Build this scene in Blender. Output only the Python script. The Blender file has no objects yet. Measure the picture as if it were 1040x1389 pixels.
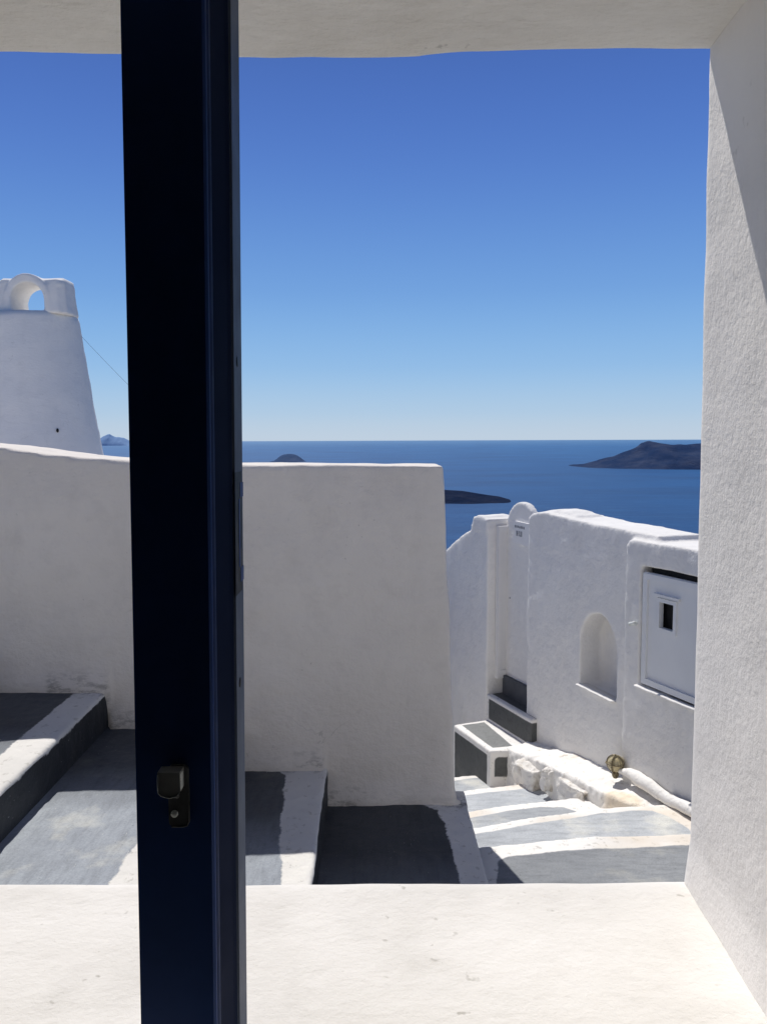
import bpy, bmesh, math, random
from mathutils import Vector, Matrix, noise
random.seed(7)
R = math.radians
scn = bpy.context.scene
COL = scn.collection
PI = math.pi

# ------------------------------------------------------------------ helpers
WL = {}          # world location of each root object

def tag(o, label=None, cat=None, group=None, kind=None):
    if label: o['label'] = label
    if cat: o['category'] = cat
    if group: o['group'] = group
    if kind: o['kind'] = kind
    return o

def empty(name, loc):
    o = bpy.data.objects.new(name, None)
    o.empty_display_size = 0.1
    COL.objects.link(o)
    o.location = loc
    WL[o.name] = Vector(loc)
    return o

def link(name, me, mat, parent=None, base=None, smooth=True):
    """mesh given in world coordinates -> ONE object, origin at base (or the parent's origin)"""
    me.name = name
    o = bpy.data.objects.new(name, me)
    COL.objects.link(o)
    if parent is not None:
        loc = WL[parent.name]
        o.parent = parent
        WL[o.name] = loc
        me.transform(Matrix.Translation(-loc))
    else:
        loc = Vector(base) if base else Vector((0, 0, 0))
        WL[o.name] = loc
        me.transform(Matrix.Translation(-loc))
        o.location = loc
    if smooth:
        me.polygons.foreach_set('use_smooth', [True] * len(me.polygons))
    me.materials.clear()
    for m in (mat if isinstance(mat, (list, tuple)) else [mat]):
        me.materials.append(m)
    me.update()
    return o

def bm_mesh(bm):
    bmesh.ops.recalc_face_normals(bm, faces=bm.faces)
    me = bpy.data.meshes.new('m')
    bm.to_mesh(me); bm.free()
    return me

def add_hull8(bm, p):
    """p: 8 points, bottom 4 ccw then top 4"""
    v = [bm.verts.new(q) for q in p]
    for f in ((3, 2, 1, 0), (4, 5, 6, 7), (0, 1, 5, 4), (1, 2, 6, 5), (2, 3, 7, 6), (3, 0, 4, 7)):
        bm.faces.new([v[i] for i in f])

def add_box(bm, x0, x1, y0, y1, z0, z1, fr=None):
    p = [(x0, y0, z0), (x1, y0, z0), (x1, y1, z0), (x0, y1, z0), (x0, y0, z1), (x1, y0, z1), (x1, y1, z1), (x0, y1, z1)]
    add_hull8(bm, [fr(*q) for q in p] if fr else p)

def add_prism(bm, pts, e):
    """pts: closed loop of 3D points, extruded by vector e"""
    e = Vector(e)
    a = [bm.verts.new(p) for p in pts]
    b = [bm.verts.new(Vector(p) + e) for p in pts]
    n = len(a)
    bm.faces.new(a); bm.faces.new(b[::-1])
    for i in range(n):
        bm.faces.new((a[i], a[(i + 1) % n], b[(i + 1) % n], b[i]))

def add_tube(bm, pts, r, seg=10):
    pts = [Vector(p) for p in pts]
    rings = []
    for i, p in enumerate(pts):
        d = (pts[min(i + 1, len(pts) - 1)] - pts[max(i - 1, 0)]).normalized()
        u = d.cross(Vector((0, 0, 1)))
        if u.length < 1e-3: u = d.cross(Vector((1, 0, 0)))
        u.normalize(); w = d.cross(u)
        rr = r[i] if isinstance(r, (list, tuple)) else r
        rings.append([bm.verts.new(p + rr * (math.cos(2 * PI * k / seg) * u + math.sin(2 * PI * k / seg) * w)) for k in range(seg)])
    for a, b in zip(rings, rings[1:]):
        for k in range(seg):
            bm.faces.new((a[k], a[(k + 1) % seg], b[(k + 1) % seg], b[k]))
    bm.faces.new(rings[0][::-1]); bm.faces.new(rings[-1])

def add_lathe(bm, prof, org, axis, seg=24):
    """prof: list of (radius, height along axis)"""
    axis = Vector(axis).normalized(); org = Vector(org)
    u = axis.cross(Vector((0, 0, 1)))
    if u.length < 1e-3: u = Vector((1, 0, 0))
    u.normalize(); w = axis.cross(u)
    rings = []
    for r, h in prof:
        rings.append([bm.verts.new(org + axis * h + max(r, 1e-5) * (math.cos(2 * PI * k / seg) * u + math.sin(2 * PI * k / seg) * w)) for k in range(seg)])
    for a, b in zip(rings, rings[1:]):
        for k in range(seg):
            bm.faces.new((a[k], a[(k + 1) % seg], b[(k + 1) % seg], b[k]))
    bm.faces.new(rings[0][::-1]); bm.faces.new(rings[-1])

def bevel(bm, w, seg=2, ang=30):
    es = [e for e in bm.edges if len(e.link_faces) == 2 and e.calc_face_angle(0) > R(ang)]
    bmesh.ops.bevel(bm, geom=es, offset=w, segments=seg, affect='EDGES', profile=0.5)

def fbm(co, f, off=0.0):
    return noise.noise(Vector((co.x * f + off, co.y * f - off, co.z * f + 2 * off)))

def adobe(build, voxel=.015, smooth=8, disp=((.006, 3.), (.003, 11.)), cut=None, fn=None):
    """hand-plastered solid: crude solids -> voxel remesh -> smoothing -> uneven surface"""
    bm = bmesh.new(); build(bm)
    bmesh.ops.recalc_face_normals(bm, faces=bm.faces)
    me = bpy.data.meshes.new('tmp'); bm.to_mesh(me); bm.free()
    o = bpy.data.objects.new('tmp', me); COL.objects.link(o)
    cutter = None
    r0 = o.modifiers.new('r0', 'REMESH'); r0.mode = 'VOXEL'; r0.voxel_size = voxel
    if cut:
        bm = bmesh.new(); cut(bm)
        bmesh.ops.recalc_face_normals(bm, faces=bm.faces)
        mc = bpy.data.meshes.new('tmpc'); bm.to_mesh(mc); bm.free()
        cutter = bpy.data.objects.new('tmpc', mc); COL.objects.link(cutter)
        b = o.modifiers.new('b', 'BOOLEAN'); b.operation = 'DIFFERENCE'; b.object = cutter; b.solver = 'EXACT'
        r1 = o.modifiers.new('r1', 'REMESH'); r1.mode = 'VOXEL'; r1.voxel_size = voxel
    if smooth:
        s = o.modifiers.new('s', 'SMOOTH'); s.factor = .5; s.iterations = smooth
    dg = bpy.context.evaluated_depsgraph_get()
    dg.update()
    out = bpy.data.meshes.new_from_object(o.evaluated_get(dg))
    bpy.data.objects.remove(o); bpy.data.meshes.remove(me)
    if cutter:
        mc = cutter.data; bpy.data.objects.remove(cutter); bpy.data.meshes.remove(mc)
    ns = [v.normal.copy() for v in out.vertices]
    for v, n in zip(out.vertices, ns):
        c = v.co.copy()
        a = sum(am * fbm(c, f, i * 7.3) for i, (am, f) in enumerate(disp))
        if fn: a += fn(c, n)
        v.co = c + n * a
    out.update()
    return out

def poly_sd(pts, x, y):
    """signed distance to polygon, positive inside"""
    d = 1e9; ins = False
    n = len(pts)
    for i in range(n):
        ax, ay = pts[i]; bx, by = pts[(i + 1) % n]
        ex, ey = bx - ax, by - ay
        t = max(0., min(1., ((x - ax) * ex + (y - ay) * ey) / (ex * ex + ey * ey + 1e-12)))
        d = min(d, math.hypot(x - ax - t * ex, y - ay - t * ey))
        if (ay > y) != (by > y) and x < (bx - ax) * (y - ay) / (by - ay) + ax: ins = not ins
    return d if ins else -d

def fattr(me, name, fn):
    at = me.attributes.new(name, 'FLOAT', 'POINT')
    at.data.foreach_set('value', [fn(v.co, v.normal) for v in me.vertices])

def paint(me, fn):
    """float attribute: positive where the grey paint lies"""
    at = me.attributes.new('paint', 'FLOAT', 'POINT')
    at.data.foreach_set('value', [fn(v.co, v.normal) for v in me.vertices])

# ------------------------------------------------------------------ materials
def lin(r, g, b):
    f = lambda c: (c / 255 / 12.92) if c / 255 <= .04045 else ((c / 255 + .055) / 1.055) ** 2.4
    return (f(r), f(g), f(b), 1)

class MB:
    def __init__(s, name):
        s.m = bpy.data.materials.new(name); s.m.use_nodes = True
        s.t = s.m.node_tree; s.n = s.t.nodes
        s.p = s.n['Principled BSDF']
        s.tc = s.n.new('ShaderNodeTexCoord').outputs['Object']
    def L(s, a, b): s.t.links.new(a, b)
    def map(s, scale=(1, 1, 1), rot=(0, 0, 0)):
        m = s.n.new('ShaderNodeMapping'); m.inputs['Scale'].default_value = scale; m.inputs['Rotation'].default_value = rot
        s.L(s.tc, m.inputs['Vector']); return m.outputs[0]
    def noise(s, sc, det=4, rough=.55, vec=None, dist=0):
        n = s.n.new('ShaderNodeTexNoise'); n.inputs['Scale'].default_value = sc; n.inputs['Detail'].default_value = det
        n.inputs['Roughness'].default_value = rough; n.inputs['Distortion'].default_value = dist
        s.L(vec or s.tc, n.inputs['Vector']); return n.outputs['Fac']
    def voro(s, sc, vec=None):
        n = s.n.new('ShaderNodeTexVoronoi'); n.inputs['Scale'].default_value = sc
        s.L(vec or s.tc, n.inputs['Vector']); return n.outputs['Distance']
    def ramp(s, fac, stops):
        r = s.n.new('ShaderNodeValToRGB'); s.L(fac, r.inputs[0])
        e = r.color_ramp.elements
        while len(e) < len(stops): e.new(.5)
        for k, (p, c) in zip(e, stops):
            k.position = p; k.color = c if isinstance(c, tuple) else (c, c, c, 1)
        return r.outputs[0]
    def mix(s, fac, a, b, mode='MIX'):
        m = s.n.new('ShaderNodeMix'); m.data_type = 'RGBA'; m.blend_type = mode
        for sock, v in ((m.inputs[0], fac), (m.inputs[6], a), (m.inputs[7], b)):
            if isinstance(v, (int, float)): sock.default_value = v
            elif isinstance(v, tuple): sock.default_value = v
            else: s.L(v, sock)
        return m.outputs[2]
    def math(s, op, a, b=0., c=None):
        m = s.n.new('ShaderNodeMath'); m.operation = op
        for i, v in enumerate((a, b) if c is None else (a, b, c)):
            if isinstance(v, (int, float)): m.inputs[i].default_value = v
            else: s.L(v, m.inputs[i])
        return m.outputs[0]
    def bump(s, h, strength, dist, nrm=None):
        b = s.n.new('ShaderNodeBump'); b.inputs['Strength'].default_value = strength; b.inputs['Distance'].default_value = dist
        s.L(h, b.inputs['Height'])
        if nrm: s.L(nrm, b.inputs['Normal'])
        return b.outputs[0]
    def attr(s, name):
        a = s.n.new('ShaderNodeAttribute'); a.attribute_name = name; return a.outputs['Fac']
    def set(s, **k):
        for a, v in k.items():
            i = s.p.inputs[a.replace('_', ' ')]
            if hasattr(v, 'links'): s.L(v, i)
            else: i.default_value = v
        return s

def plaster(name, base=(.80, .775, .74, 1), dark=(.70, .675, .64, 1), grain=90., gstr=.35, stroke=(1, 1, 1), spots=.5, big=1.2, bdist=.006):
    b = MB(name)
    mp = b.map(stroke)
    c = b.mix(b.ramp(b.noise(big, 5, .6), [(.35, 0.), (.7, 1.)]), base, dark)
    c = b.mix(b.ramp(b.noise(9., 5, .65, mp), [(.5, 0.), (.75, .35)]), c, tuple(x * .86 for x in dark[:3]) + (1,))
    sp = b.ramp(b.noise(55., 2, .5), [(.70, 0.), (.76, spots)])
    sp2 = b.ramp(b.noise(3., 2, .5), [(.45, 0.), (.6, 1.)])
    sp = b.math('MULTIPLY', sp, sp2)
    c = b.mix(sp, c, (.30, .28, .24, 1))
    ck = b.math('ABSOLUTE', b.math('SUBTRACT', b.noise(2.1, 5, .62, None, .6), .5))
    ck = b.math('MULTIPLY', b.ramp(ck, [(.0012, 1.), (.0042, 0.)]), b.ramp(b.noise(1.3, 2, .5), [(.54, 0.), (.66, .38)]))
    c = b.mix(ck, c, (.30, .28, .25, 1))
    st = b.ramp(b.noise(3.2, 6, .68, b.map((1.6, 1.6, .5))), [(.52, 0.), (.74, .22)])
    c = b.mix(st, c, tuple(x * .74 for x in dark[:3]) + (1,))
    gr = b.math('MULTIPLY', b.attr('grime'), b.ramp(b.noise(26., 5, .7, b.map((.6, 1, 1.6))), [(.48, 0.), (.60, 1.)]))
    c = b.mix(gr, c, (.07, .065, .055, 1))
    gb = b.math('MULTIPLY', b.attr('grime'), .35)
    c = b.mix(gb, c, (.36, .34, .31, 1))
    n = b.bump(b.noise(7., 5, .6, mp), .5, bdist * 2.5)
    n = b.bump(b.noise(28., 5, .6, mp), .6, bdist, n)
    n = b.bump(b.noise(grain, 4, .7, mp), gstr, .004, n)
    b.set(Base_Color=c, Roughness=.95, Normal=n)
    b.p.inputs['Specular IOR Level'].default_value = .12
    return b.m

def painted(name, white=(.80, .785, .75, 1), grey=(.105, .115, .13, 1), grey2=(.155, .168, .182, 1), wob=.045, flake=.5, stroke=(9, 1.6, 9), tan=0.):
    b = MB(name)
    mp = b.map(stroke)
    d = b.attr('paint')
    d = b.math('ADD', d, b.math('MULTIPLY', b.math('SUBTRACT', b.noise(7., 4, .6), .5), wob))
    d = b.math('ADD', d, b.math('MULTIPLY', b.math('SUBTRACT', b.noise(42., 4, .65), .5), wob * .5))
    mask = b.math('MULTIPLY_ADD', d, 130., .5)
    mask.node.use_clamp = True
    w = b.mix(b.ramp(b.noise(2.2, 5, .6), [(.4, 0.), (.7, 1.)]), white, tuple(x * .86 for x in white[:3]) + (1,))
    w = b.mix(b.ramp(b.noise(32., 3, .6), [(.60, 0.), (.68, .6)]), w, (.42, .40, .36, 1))
    if tan:
        w = b.mix(b.ramp(b.noise(1.7, 3, .5), [(.5, 0.), (.62, tan)]), w, (.66, .55, .42, 1))
    g = b.mix(b.ramp(b.noise(1.5, 5, .65), [(.35, 0.), (.68, 1.)]), grey, grey2)
    g = b.mix(b.ramp(b.noise(4., 6, .7, mp), [(.46, 0.), (.68, .6)]), g, tuple(x * .68 for x in grey[:3]) + (1,))
    g = b.mix(b.ramp(b.noise(2.6, 4, .6), [(.58, 0.), (.72, .55)]), g, (.30, .29, .25, 1))
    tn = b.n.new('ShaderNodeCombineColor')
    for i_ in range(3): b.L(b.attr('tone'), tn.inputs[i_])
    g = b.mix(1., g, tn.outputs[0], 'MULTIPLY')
    w = b.mix(b.attr('tan'), w, b.mix(b.ramp(b.noise(18., 5, .6), [(.4, 0.), (.65, 1.)]), (.74, .60, .43, 1), (.60, .49, .36, 1)))
    gm = b.math('MULTIPLY', b.attr('grime'), b.ramp(b.noise(22., 5, .7), [(.47, 0.), (.60, 1.)]))
    w = b.mix(gm, w, (.10, .09, .075, 1))
    g = b.mix(b.ramp(b.noise(130., 3, .7), [(.42, 0.), (.64, .20)]), g, tuple(x * .55 for x in grey[:3]) + (1,))
    fl = b.ramp(b.noise(16., 5, .7, mp), [(.66, 0.), (.69, flake)])
    fl = b.math('MULTIPLY', fl, b.ramp(b.noise(2.3, 3, .5), [(.45, 0.), (.58, 1.)]))
    g = b.mix(fl, g, (.60, .60, .58, 1))
    g = b.mix(b.ramp(b.noise(60., 2, .5), [(.70, 0.), (.75, .4)]), g, (.06, .065, .07, 1))
    c = b.mix(mask, w, g)
    n = b.bump(b.noise(14., 6, .65), .6, .012)
    n = b.bump(b.noise(70., 4, .7), .45, .004, n)
    b.set(Base_Color=c, Roughness=b.ramp(mask, [(0., .95), (1., .62)]), Normal=n)
    b.p.inputs['Specular IOR Level'].default_value = .25
    return b.m

def plain(name, col, rough=.5, metal=0., spec=.5, var=.25, sc=20., bump=.15):
    b = MB(name)
    c = b.mix(b.ramp(b.noise(sc, 5, .6), [(.35, 0.), (.7, 1.)]), col, tuple(x * (1 - var) for x in col[:3]) + (1,))
    b.set(Base_Color=c, Roughness=b.ramp(b.noise(sc * 2, 4), [(.3, max(rough - .08, 0)), (.7, min(1, rough + .1))]), Metallic=metal,
          Normal=b.bump(b.noise(sc * 4, 3), bump, .001))
    b.p.inputs['Specular IOR Level'].default_value = spec
    return b.m

M = {}
M['sill'] = plaster('sill_plaster', (.725, .70, .662, 1), (.645, .62, .58, 1), 70., .4, (1.0, 1.2, 1), .8, bdist=.0020, big=4.5)
M['jamb'] = plaster('jamb_plaster', (.93, .895, .855, 1), (.89, .855, .81, 1), 110., .35, (1, 1, 1), .35, bdist=.0011, big=4.5)
M['lintel'] = plaster('lintel_plaster', (.90, .87, .81, 1), (.84, .80, .73, 1), 120., .4, (1, 1.6, 1), .55, big=4.5)
M['house'] = plaster('house_plaster', (.80, .765, .72, 1))
M['wall'] = plaster('wall_plaster', (.775, .73, .67, 1), (.70, .655, .60, 1), 85., .5, (1, 1, 1.3), .45)
M['tower'] = plaster('tower_plaster', (.87, .845, .80, 1), (.80, .785, .76, 1), 40., .3, (.8, .8, 1.8), .25, bdist=.0028)
M['street'] = plaster('street_plaster', (.80, .785, .76, 1), (.73, .715, .695, 1), 60., .4, (1, 1, 1), .25)
M['room'] = plain('room_plaster', (.34, .32, .30, 1), .9, var=.1)
M['tread'] = painted('alley_paint', (.72, .70, .66, 1), flake=.8)
M['street_tread'] = painted('street_paint', (.82, .80, .765, 1), (.130, .138, .148, 1), (.182, .190, .198, 1), .02, .45, (2, 9, 9), .5)
M['bench'] = painted('bench_paint', (.82, .80, .77, 1), (.125, .13, .13, 1), (.16, .165, .165, 1), .008, .15, (6, 6, 6))
M['navy'] = plain('navy_paint', (.018, .055, .205, 1), .5, spec=.12, var=.3, sc=6., bump=.1)
M['navy_edge'] = plain('navy_edge_paint', (.075, .10, .155, 1), .6, spec=.25, var=.25, sc=8.)
M['black'] = plain('black_hardware', (.005, .006, .010, 1), .5, .0, .15)
M['bronze'] = plain('dark_bronze', (.13, .135, .14, 1), .38, .3, .4, sc=60.)
M['chrome'] = plain('worn_chrome', (.75, .78, .75, 1), .35, .0, .5, sc=60.)
M['brass'] = plain('aged_brass', (.60, .52, .32, 1), .42, .4, .5, .4, 40.)
M['brass_dark'] = plain('tarnished_brass', (.20, .165, .10, 1), .5, .4, .4, .4, 40.)
M['door'] = plain('white_door_paint', (.74, .73, .72, 1), .5, 0, .3, .05, 5., .2)
M['cabinet'] = plain('cabinet_paint', (.76, .77, .78, 1), .45, 0, .35, .06, 4., .15)
M['dark'] = plain('dark_inside', (.012, .012, .013, 1), .8)
M['ink'] = plain('sign_ink', (.24, .25, .27, 1), .8)
M['plaque'] = plain('plaque_white', (.80, .79, .78, 1), .4, 0, .3, .06)
M['cable'] = plain('cable_rubber', (.10, .13, .18, 1), .6)
def stone():
    b = MB('whitewashed_stone')
    c = b.mix(b.ramp(b.noise(6., 6, .65), [(.49, 0.), (.62, .9)]), (.80, .775, .735, 1), (.50, .45, .385, 1))
    c = b.mix(b.ramp(b.noise(24., 5, .65), [(.60, 0.), (.70, .6)]), c, (.30, .26, .22, 1))
    n = b.bump(b.noise(12., 6, .7), .8, .03)
    n = b.bump(b.noise(60., 4, .7), .5, .006, n)
    b.set(Base_Color=c, Roughness=.95, Normal=n); b.p.inputs['Specular IOR Level'].default_value = .1
    return b.m
M['stone'] = stone()
def ledge():
    b = MB('ledge_limewash')
    c = b.mix(b.ramp(b.noise(2.4, 5, .6), [(.60, 0.), (.70, .6)]), (.82, .80, .765, 1), (.70, .60, .48, 1))
    c = b.mix(b.attr('tan'), c, b.mix(b.ramp(b.noise(16., 5, .6), [(.4, 0.), (.65, 1.)]), (.82, .73, .60, 1), (.74, .63, .49, 1)))
    c = b.mix(b.ramp(b.noise(20., 5, .65), [(.58, 0.), (.68, .55)]), c, (.40, .36, .31, 1))
    n = b.bump(b.noise(10., 6, .7), .7, .02); n = b.bump(b.noise(60., 4, .7), .5, .005, n)
    b.set(Base_Color=c, Roughness=.95, Normal=n); b.p.inputs['Specular IOR Level'].default_value = .1
    return b.m
M['ledge'] = ledge()
def sea_mat():
    b = MB('sea_water')
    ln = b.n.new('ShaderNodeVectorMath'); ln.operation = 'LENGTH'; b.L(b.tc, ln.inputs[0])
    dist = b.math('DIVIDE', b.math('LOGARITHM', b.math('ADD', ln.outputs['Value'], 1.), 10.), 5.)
    c = b.ramp(dist, [(.64, (.0070, .055, .165, 1)), (.76, (.012, .088, .240, 1)), (.86, (.026, .135, .32, 1)), (.96, (.10, .24, .43, 1))])  # distance haze put into the water colour, paler towards the horizon
    s1 = b.noise(1., 6, .62, b.map((.0011, .0022, 1), (0, 0, .25)))
    s2 = b.noise(1., 6, .65, b.map((.008, .016, 1), (0, 0, -.2)))
    s3 = b.noise(1., 4, .7, b.map((.06, .05, 1)))
    c = b.mix(b.ramp(s1, [(.38, 0.), (.62, .55)]), c, (.008, .045, .13, 1))
    c = b.mix(b.ramp(s2, [(.50, 0.), (.70, .35)]), c, (.03, .12, .27, 1))
    c = b.mix(b.ramp(s3, [(.55, 0.), (.75, .30)]), c, (.006, .036, .11, 1))
    n = b.bump(s3, .35, 5.); n = b.bump(s2, .3, 12., n)
    b.set(Base_Color=c, Roughness=.45, Normal=n)
    b.p.inputs['Specular IOR Level'].default_value = .35
    b.p.inputs['IOR'].default_value = 1.33
    return b.m
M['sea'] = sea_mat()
def island_mat(name, a, c2, sc):
    b = MB(name)
    c = b.mix(b.ramp(b.noise(sc, 7, .65, b.map((1, 1, 3))), [(.40, 0.), (.66, 1.)]), a, c2)
    b.set(Base_Color=c, Roughness=1., Normal=b.bump(b.noise(sc * 2, 6, .7), .6, 40.))
    b.p.inputs['Specular IOR Level'].default_value = 0.
    return b.m
M['isl'] = island_mat('hazy_island_rock', (.022, .042, .100, 1), (.052, .070, .125, 1), .006)  # blue distance haze is mixed into all the island colours
M['isl_dark'] = island_mat('hazy_island_lava', (.014, .024, .055, 1), (.026, .034, .062, 1), .012)
M['isl_mid'] = island_mat('hazy_islet_rock', (.050, .085, .165, 1), (.07, .10, .175, 1), .006)
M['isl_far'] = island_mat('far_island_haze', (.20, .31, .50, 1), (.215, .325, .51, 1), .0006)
M['land'] = plain('hillside_earth', (.22, .19, .15, 1), .95, sc=.3)

# ------------------------------------------------------------------ window of the house we look out from
house = empty('house', (0, .8, -1.62))
tag(house, 'white plastered house whose deep window opening frames the view', 'house')
LIN = [(-2.2, .452), (-1.2, .450), (-.62, .449), (-.442, .451), (-.30, .449), (-.152, .4435), (-.06, .4425), (-.015, .4435), (.03, .4455), (.07, .4470), (.12, .4487), (.17, .4502), (.216, .4512), (.26, .4508), (.31, .4496), (.378, .4475), (.60, .447)]
def b_lintel(bm):
    add_prism(bm, [(x, .50, z - .0065 + .004 * min(1, max(0, (x + .1) / .45))) for x, z in LIN] + [(.60, .50, .80), (-2.2, .50, .80)], (0, .503, 0))
me = adobe(b_lintel, .007, 12, ((.0022, 6.), (.0012, 22.)))
link('lintel', me, M['lintel'], house)
def b_jamb(bm):
    add_hull8(bm, [(.364, .50, -.80), (.70, .50, -.80), (.70, .998, -.80), (.3810, .998, -.80), (.361, .50, .62), (.70, .50, .62), (.70, .998, .62), (.3755, .998, .62)])
me = adobe(b_jamb, .008, 2, ((.0012, 3.5), (.0012, 13.)),
           fn=lambda c, n: (.006 * max(0, 1 - (c.z + .56) / .06) if c.z > -.56 else .006) * (1 if n.x < -.5 else 0))
link('window_jamb', me, M['jamb'], house)
def b_sill(bm):
    add_box(bm, -2.2, .60, .50, 1.0, -.80, -.5560)
me = adobe(b_sill, .010, 3, ((.0035, 4.), (.0016, 15.)))
link('window_sill', me, M['sill'], house)
bm = bmesh.new()
add_box(bm, -4.0, -2.203, .505, .985, -2.4, 1.1)
add_box(bm, .603, 4.0, .505, .985, -2.4, 1.1)
add_box(bm, -2.203, .603, .507, .983, -2.4, -.79)
add_box(bm, -2.203, .603, .507, .983, .79, 1.1)
bevel(bm, .01, 2)
link('wall', bm_mesh(bm), M['house'], house, smooth=False)
# the unlit room behind the camera
bm = bmesh.new()
add_box(bm, -4.1, -4.0, -3.6, .49, -2.4, 1.1)
add_box(bm, 4.0, 4.1, -3.6, .49, -2.4, 1.1)
add_box(bm, -4.0, 4.0, -3.6, -3.5, -2.4, 1.1)
add_box(bm, -4.1, 4.1, -3.6, .98, 1.103, 1.25)
add_box(bm, -4.0, 4.0, -3.5, .49, -2.5, -2.4)
link('room', bm_mesh(bm), M['room'], house, smooth=False)

# ------------------------------------------------------------------ navy window post
post = empty('window_post', (-.14, .655, -.5615))
tag(post, 'dark navy upright window post with lock and key plate, standing on the white sill', 'window post')
lean = lambda z: (z - .314) * .0105
def vprism(bm, prof, z0, z1, n=1):
    a = [(x + lean(z0), y, z0) for x, y in prof]; b = [(x + lean(z1), y, z1) for x, y in prof]
    va = [bm.verts.new(p) for p in a]; vb = [bm.verts.new(p) for p in b]
    k = len(prof)
    bm.faces.new(va[::-1]); bm.faces.new(vb)
    for i in range(k): bm.faces.new((va[i], va[(i + 1) % k], vb[(i + 1) % k], vb[i]))
ZB, ZT = -.566, .452
bm = bmesh.new()
vprism(bm, [(-.1865, .62), (-.1285, .62), (-.1265, .622), (-.1265, .690), (-.1865, .690)], ZB, ZT)
bevel(bm, .0012, 2, 20)
link('stile', bm_mesh(bm), M['navy'], post, smooth=False)
bm = bmesh.new()
vprism(bm, [(-.1263, .6285), (-.1178, .648), (-.1155, .652), (-.1155, .689), (-.1263, .689)], ZB, ZT)
bevel(bm, .0010, 2, 20)
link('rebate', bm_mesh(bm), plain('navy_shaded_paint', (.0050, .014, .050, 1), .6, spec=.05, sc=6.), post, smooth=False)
bm = bmesh.new()       # bead along the rebate
vprism(bm, [(-.1262, .6262), (-.1252, .6280), (-.1250, .6320), (-.1262, .6330)], ZB, ZT)
link('glazing_bead', bm_mesh(bm), plain('navy_bead_paint', (.012, .034, .12, 1), .5, spec=.12), post, smooth=False)
bm = bmesh.new()       # the paler grey-blue edge that faces the opening
vprism(bm, [(-.1155, .6525), (-.1137, .6535), (-.1137, .6885), (-.1155, .6895)], ZB, ZT)
link('edge_strip', bm_mesh(bm), M['navy_edge'], post, smooth=False)
# keeper of the lock let into the edge
keep = bmesh.new()
vprism(keep, [(-.1137, .6525), (-.11345, .6535), (-.11345, .6830), (-.1137, .6840)], -.125, -.026)
bevel(keep, .0006, 1)
ko = link('lock_keeper', bm_mesh(keep), M['black'], post, smooth=False)
for z0, z1, y0, y1 in ((-.047, -.035, .674, .688), (-.117, -.105, .674, .688), (-.104, -.048, .668, .673)):
    bm = bmesh.new()
    vprism(bm, [(-.1135, y0), (-.1131, y0), (-.1131, y1), (-.1135, y1)], z0, z1)
    bevel(bm, .0002, 1)
    link('keeper_block', bm_mesh(bm), M['navy'], ko, smooth=False)
for z in (.062, -.200):
    bm = bmesh.new()
    add_lathe(bm, [(.0042, 0), (.0042, .0004), (.003, .0007), (.0001, .0007)], (-.1138 + lean(z), .668, z), (1, 0, 0), 14)
    link('screw', bm_mesh(bm), M['black'], post)
# key plate on the face
def rrect(x0, x1, z0, z1, r, y, n=5):
    out = []
    for cx, cz, a0 in ((x1 - r, z1 - r, 0), (x0 + r, z1 - r, 90), (x0 + r, z0 + r, 180), (x1 - r, z0 + r, 270)):
        for i in range(n + 1):
            a = R(a0 + 90 * i / n); out.append((cx + r * math.cos(a), y, cz + r * math.sin(a)))
    return out
bm = bmesh.new()
add_prism(bm, rrect(-.1672, -.1512, -.2995, -.2500, .0045, .6205), (0, -.0035, 0))
bevel(bm, .0010, 2, 40)
kp = link('key_plate', bm_mesh(bm), M['bronze'], post, smooth=False)
bm = bmesh.new()
add_lathe(bm, [(.0028, 0), (.0028, .0012), (.0018, .002), (.0001, .002)], (-.1625, .617, -.2885), (0, -1, 0), 16)
link('screw', bm_mesh(bm), M['chrome'], kp)
bm = bmesh.new()
add_lathe(bm, [(.0022, 0), (.0022, .0008), (.0014, .0013), (.0001, .0013)], (-.1605, .617, -.2740), (0, -1, 0), 16)
link('screw', bm_mesh(bm), M['bronze'], kp)
bm = bmesh.new()       # square turning knob with a pointed foot
k = [(-.1715, -.2505), (-.1545, -.2505), (-.1545, -.2655), (-.1570, -.2685), (-.1630, -.2702), (-.1690, -.2685), (-.1715, -.2655)]
add_prism(bm, [(x, .6165, z) for x, z in k], (0, -.0125, 0))
bevel(bm, .0016, 2, 40)
kn = link('lock_knob', bm_mesh(bm), plain('satin_steel', (.36, .37, .36, 1), .4, .3, .4, sc=60.), post, smooth=False)
bm = bmesh.new()
add_prism(bm, [(-.1556, .6050, -.2525), (-.1543, .6050, -.2525), (-.1543, .6050, -.2652), (-.1556, .6050, -.2667)], (0, .008, 0))
bevel(bm, .0004, 1)
link('edge_highlight', bm_mesh(bm), M['chrome'], kn, smooth=False)  # pale strip painted in as the highlight on the knob's edge
bm = bmesh.new()
add_tube(bm, [(-.1712, .6038, -.2525), (-.1712, .6038, -.2657), (-.1690, .6038, -.2686), (-.1630, .6038, -.2703), (-.1570, .6038, -.2686), (-.1550, .6038, -.2662)], .0005, 6)
link('pale_rim', bm_mesh(bm), plain('pale_rim_metal', (.34, .36, .36, 1), .4, 0, .3), kn)  # thin lighter line round the knob's outline
bm = bmesh.new()
add_tube(bm, [(-.1516, .6168, -.2720), (-.1516, .6168, -.2950), (-.1530, .6168, -.2985), (-.1560, .6168, -.2993), (-.1650, .6168, -.2993)], .0004, 6)
link('pale_rim', bm_mesh(bm), plain('pale_plate_rim', (.22, .22, .23, 1), .4, 0, .3), kp)  # thin lighter line along the plate's edge

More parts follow.
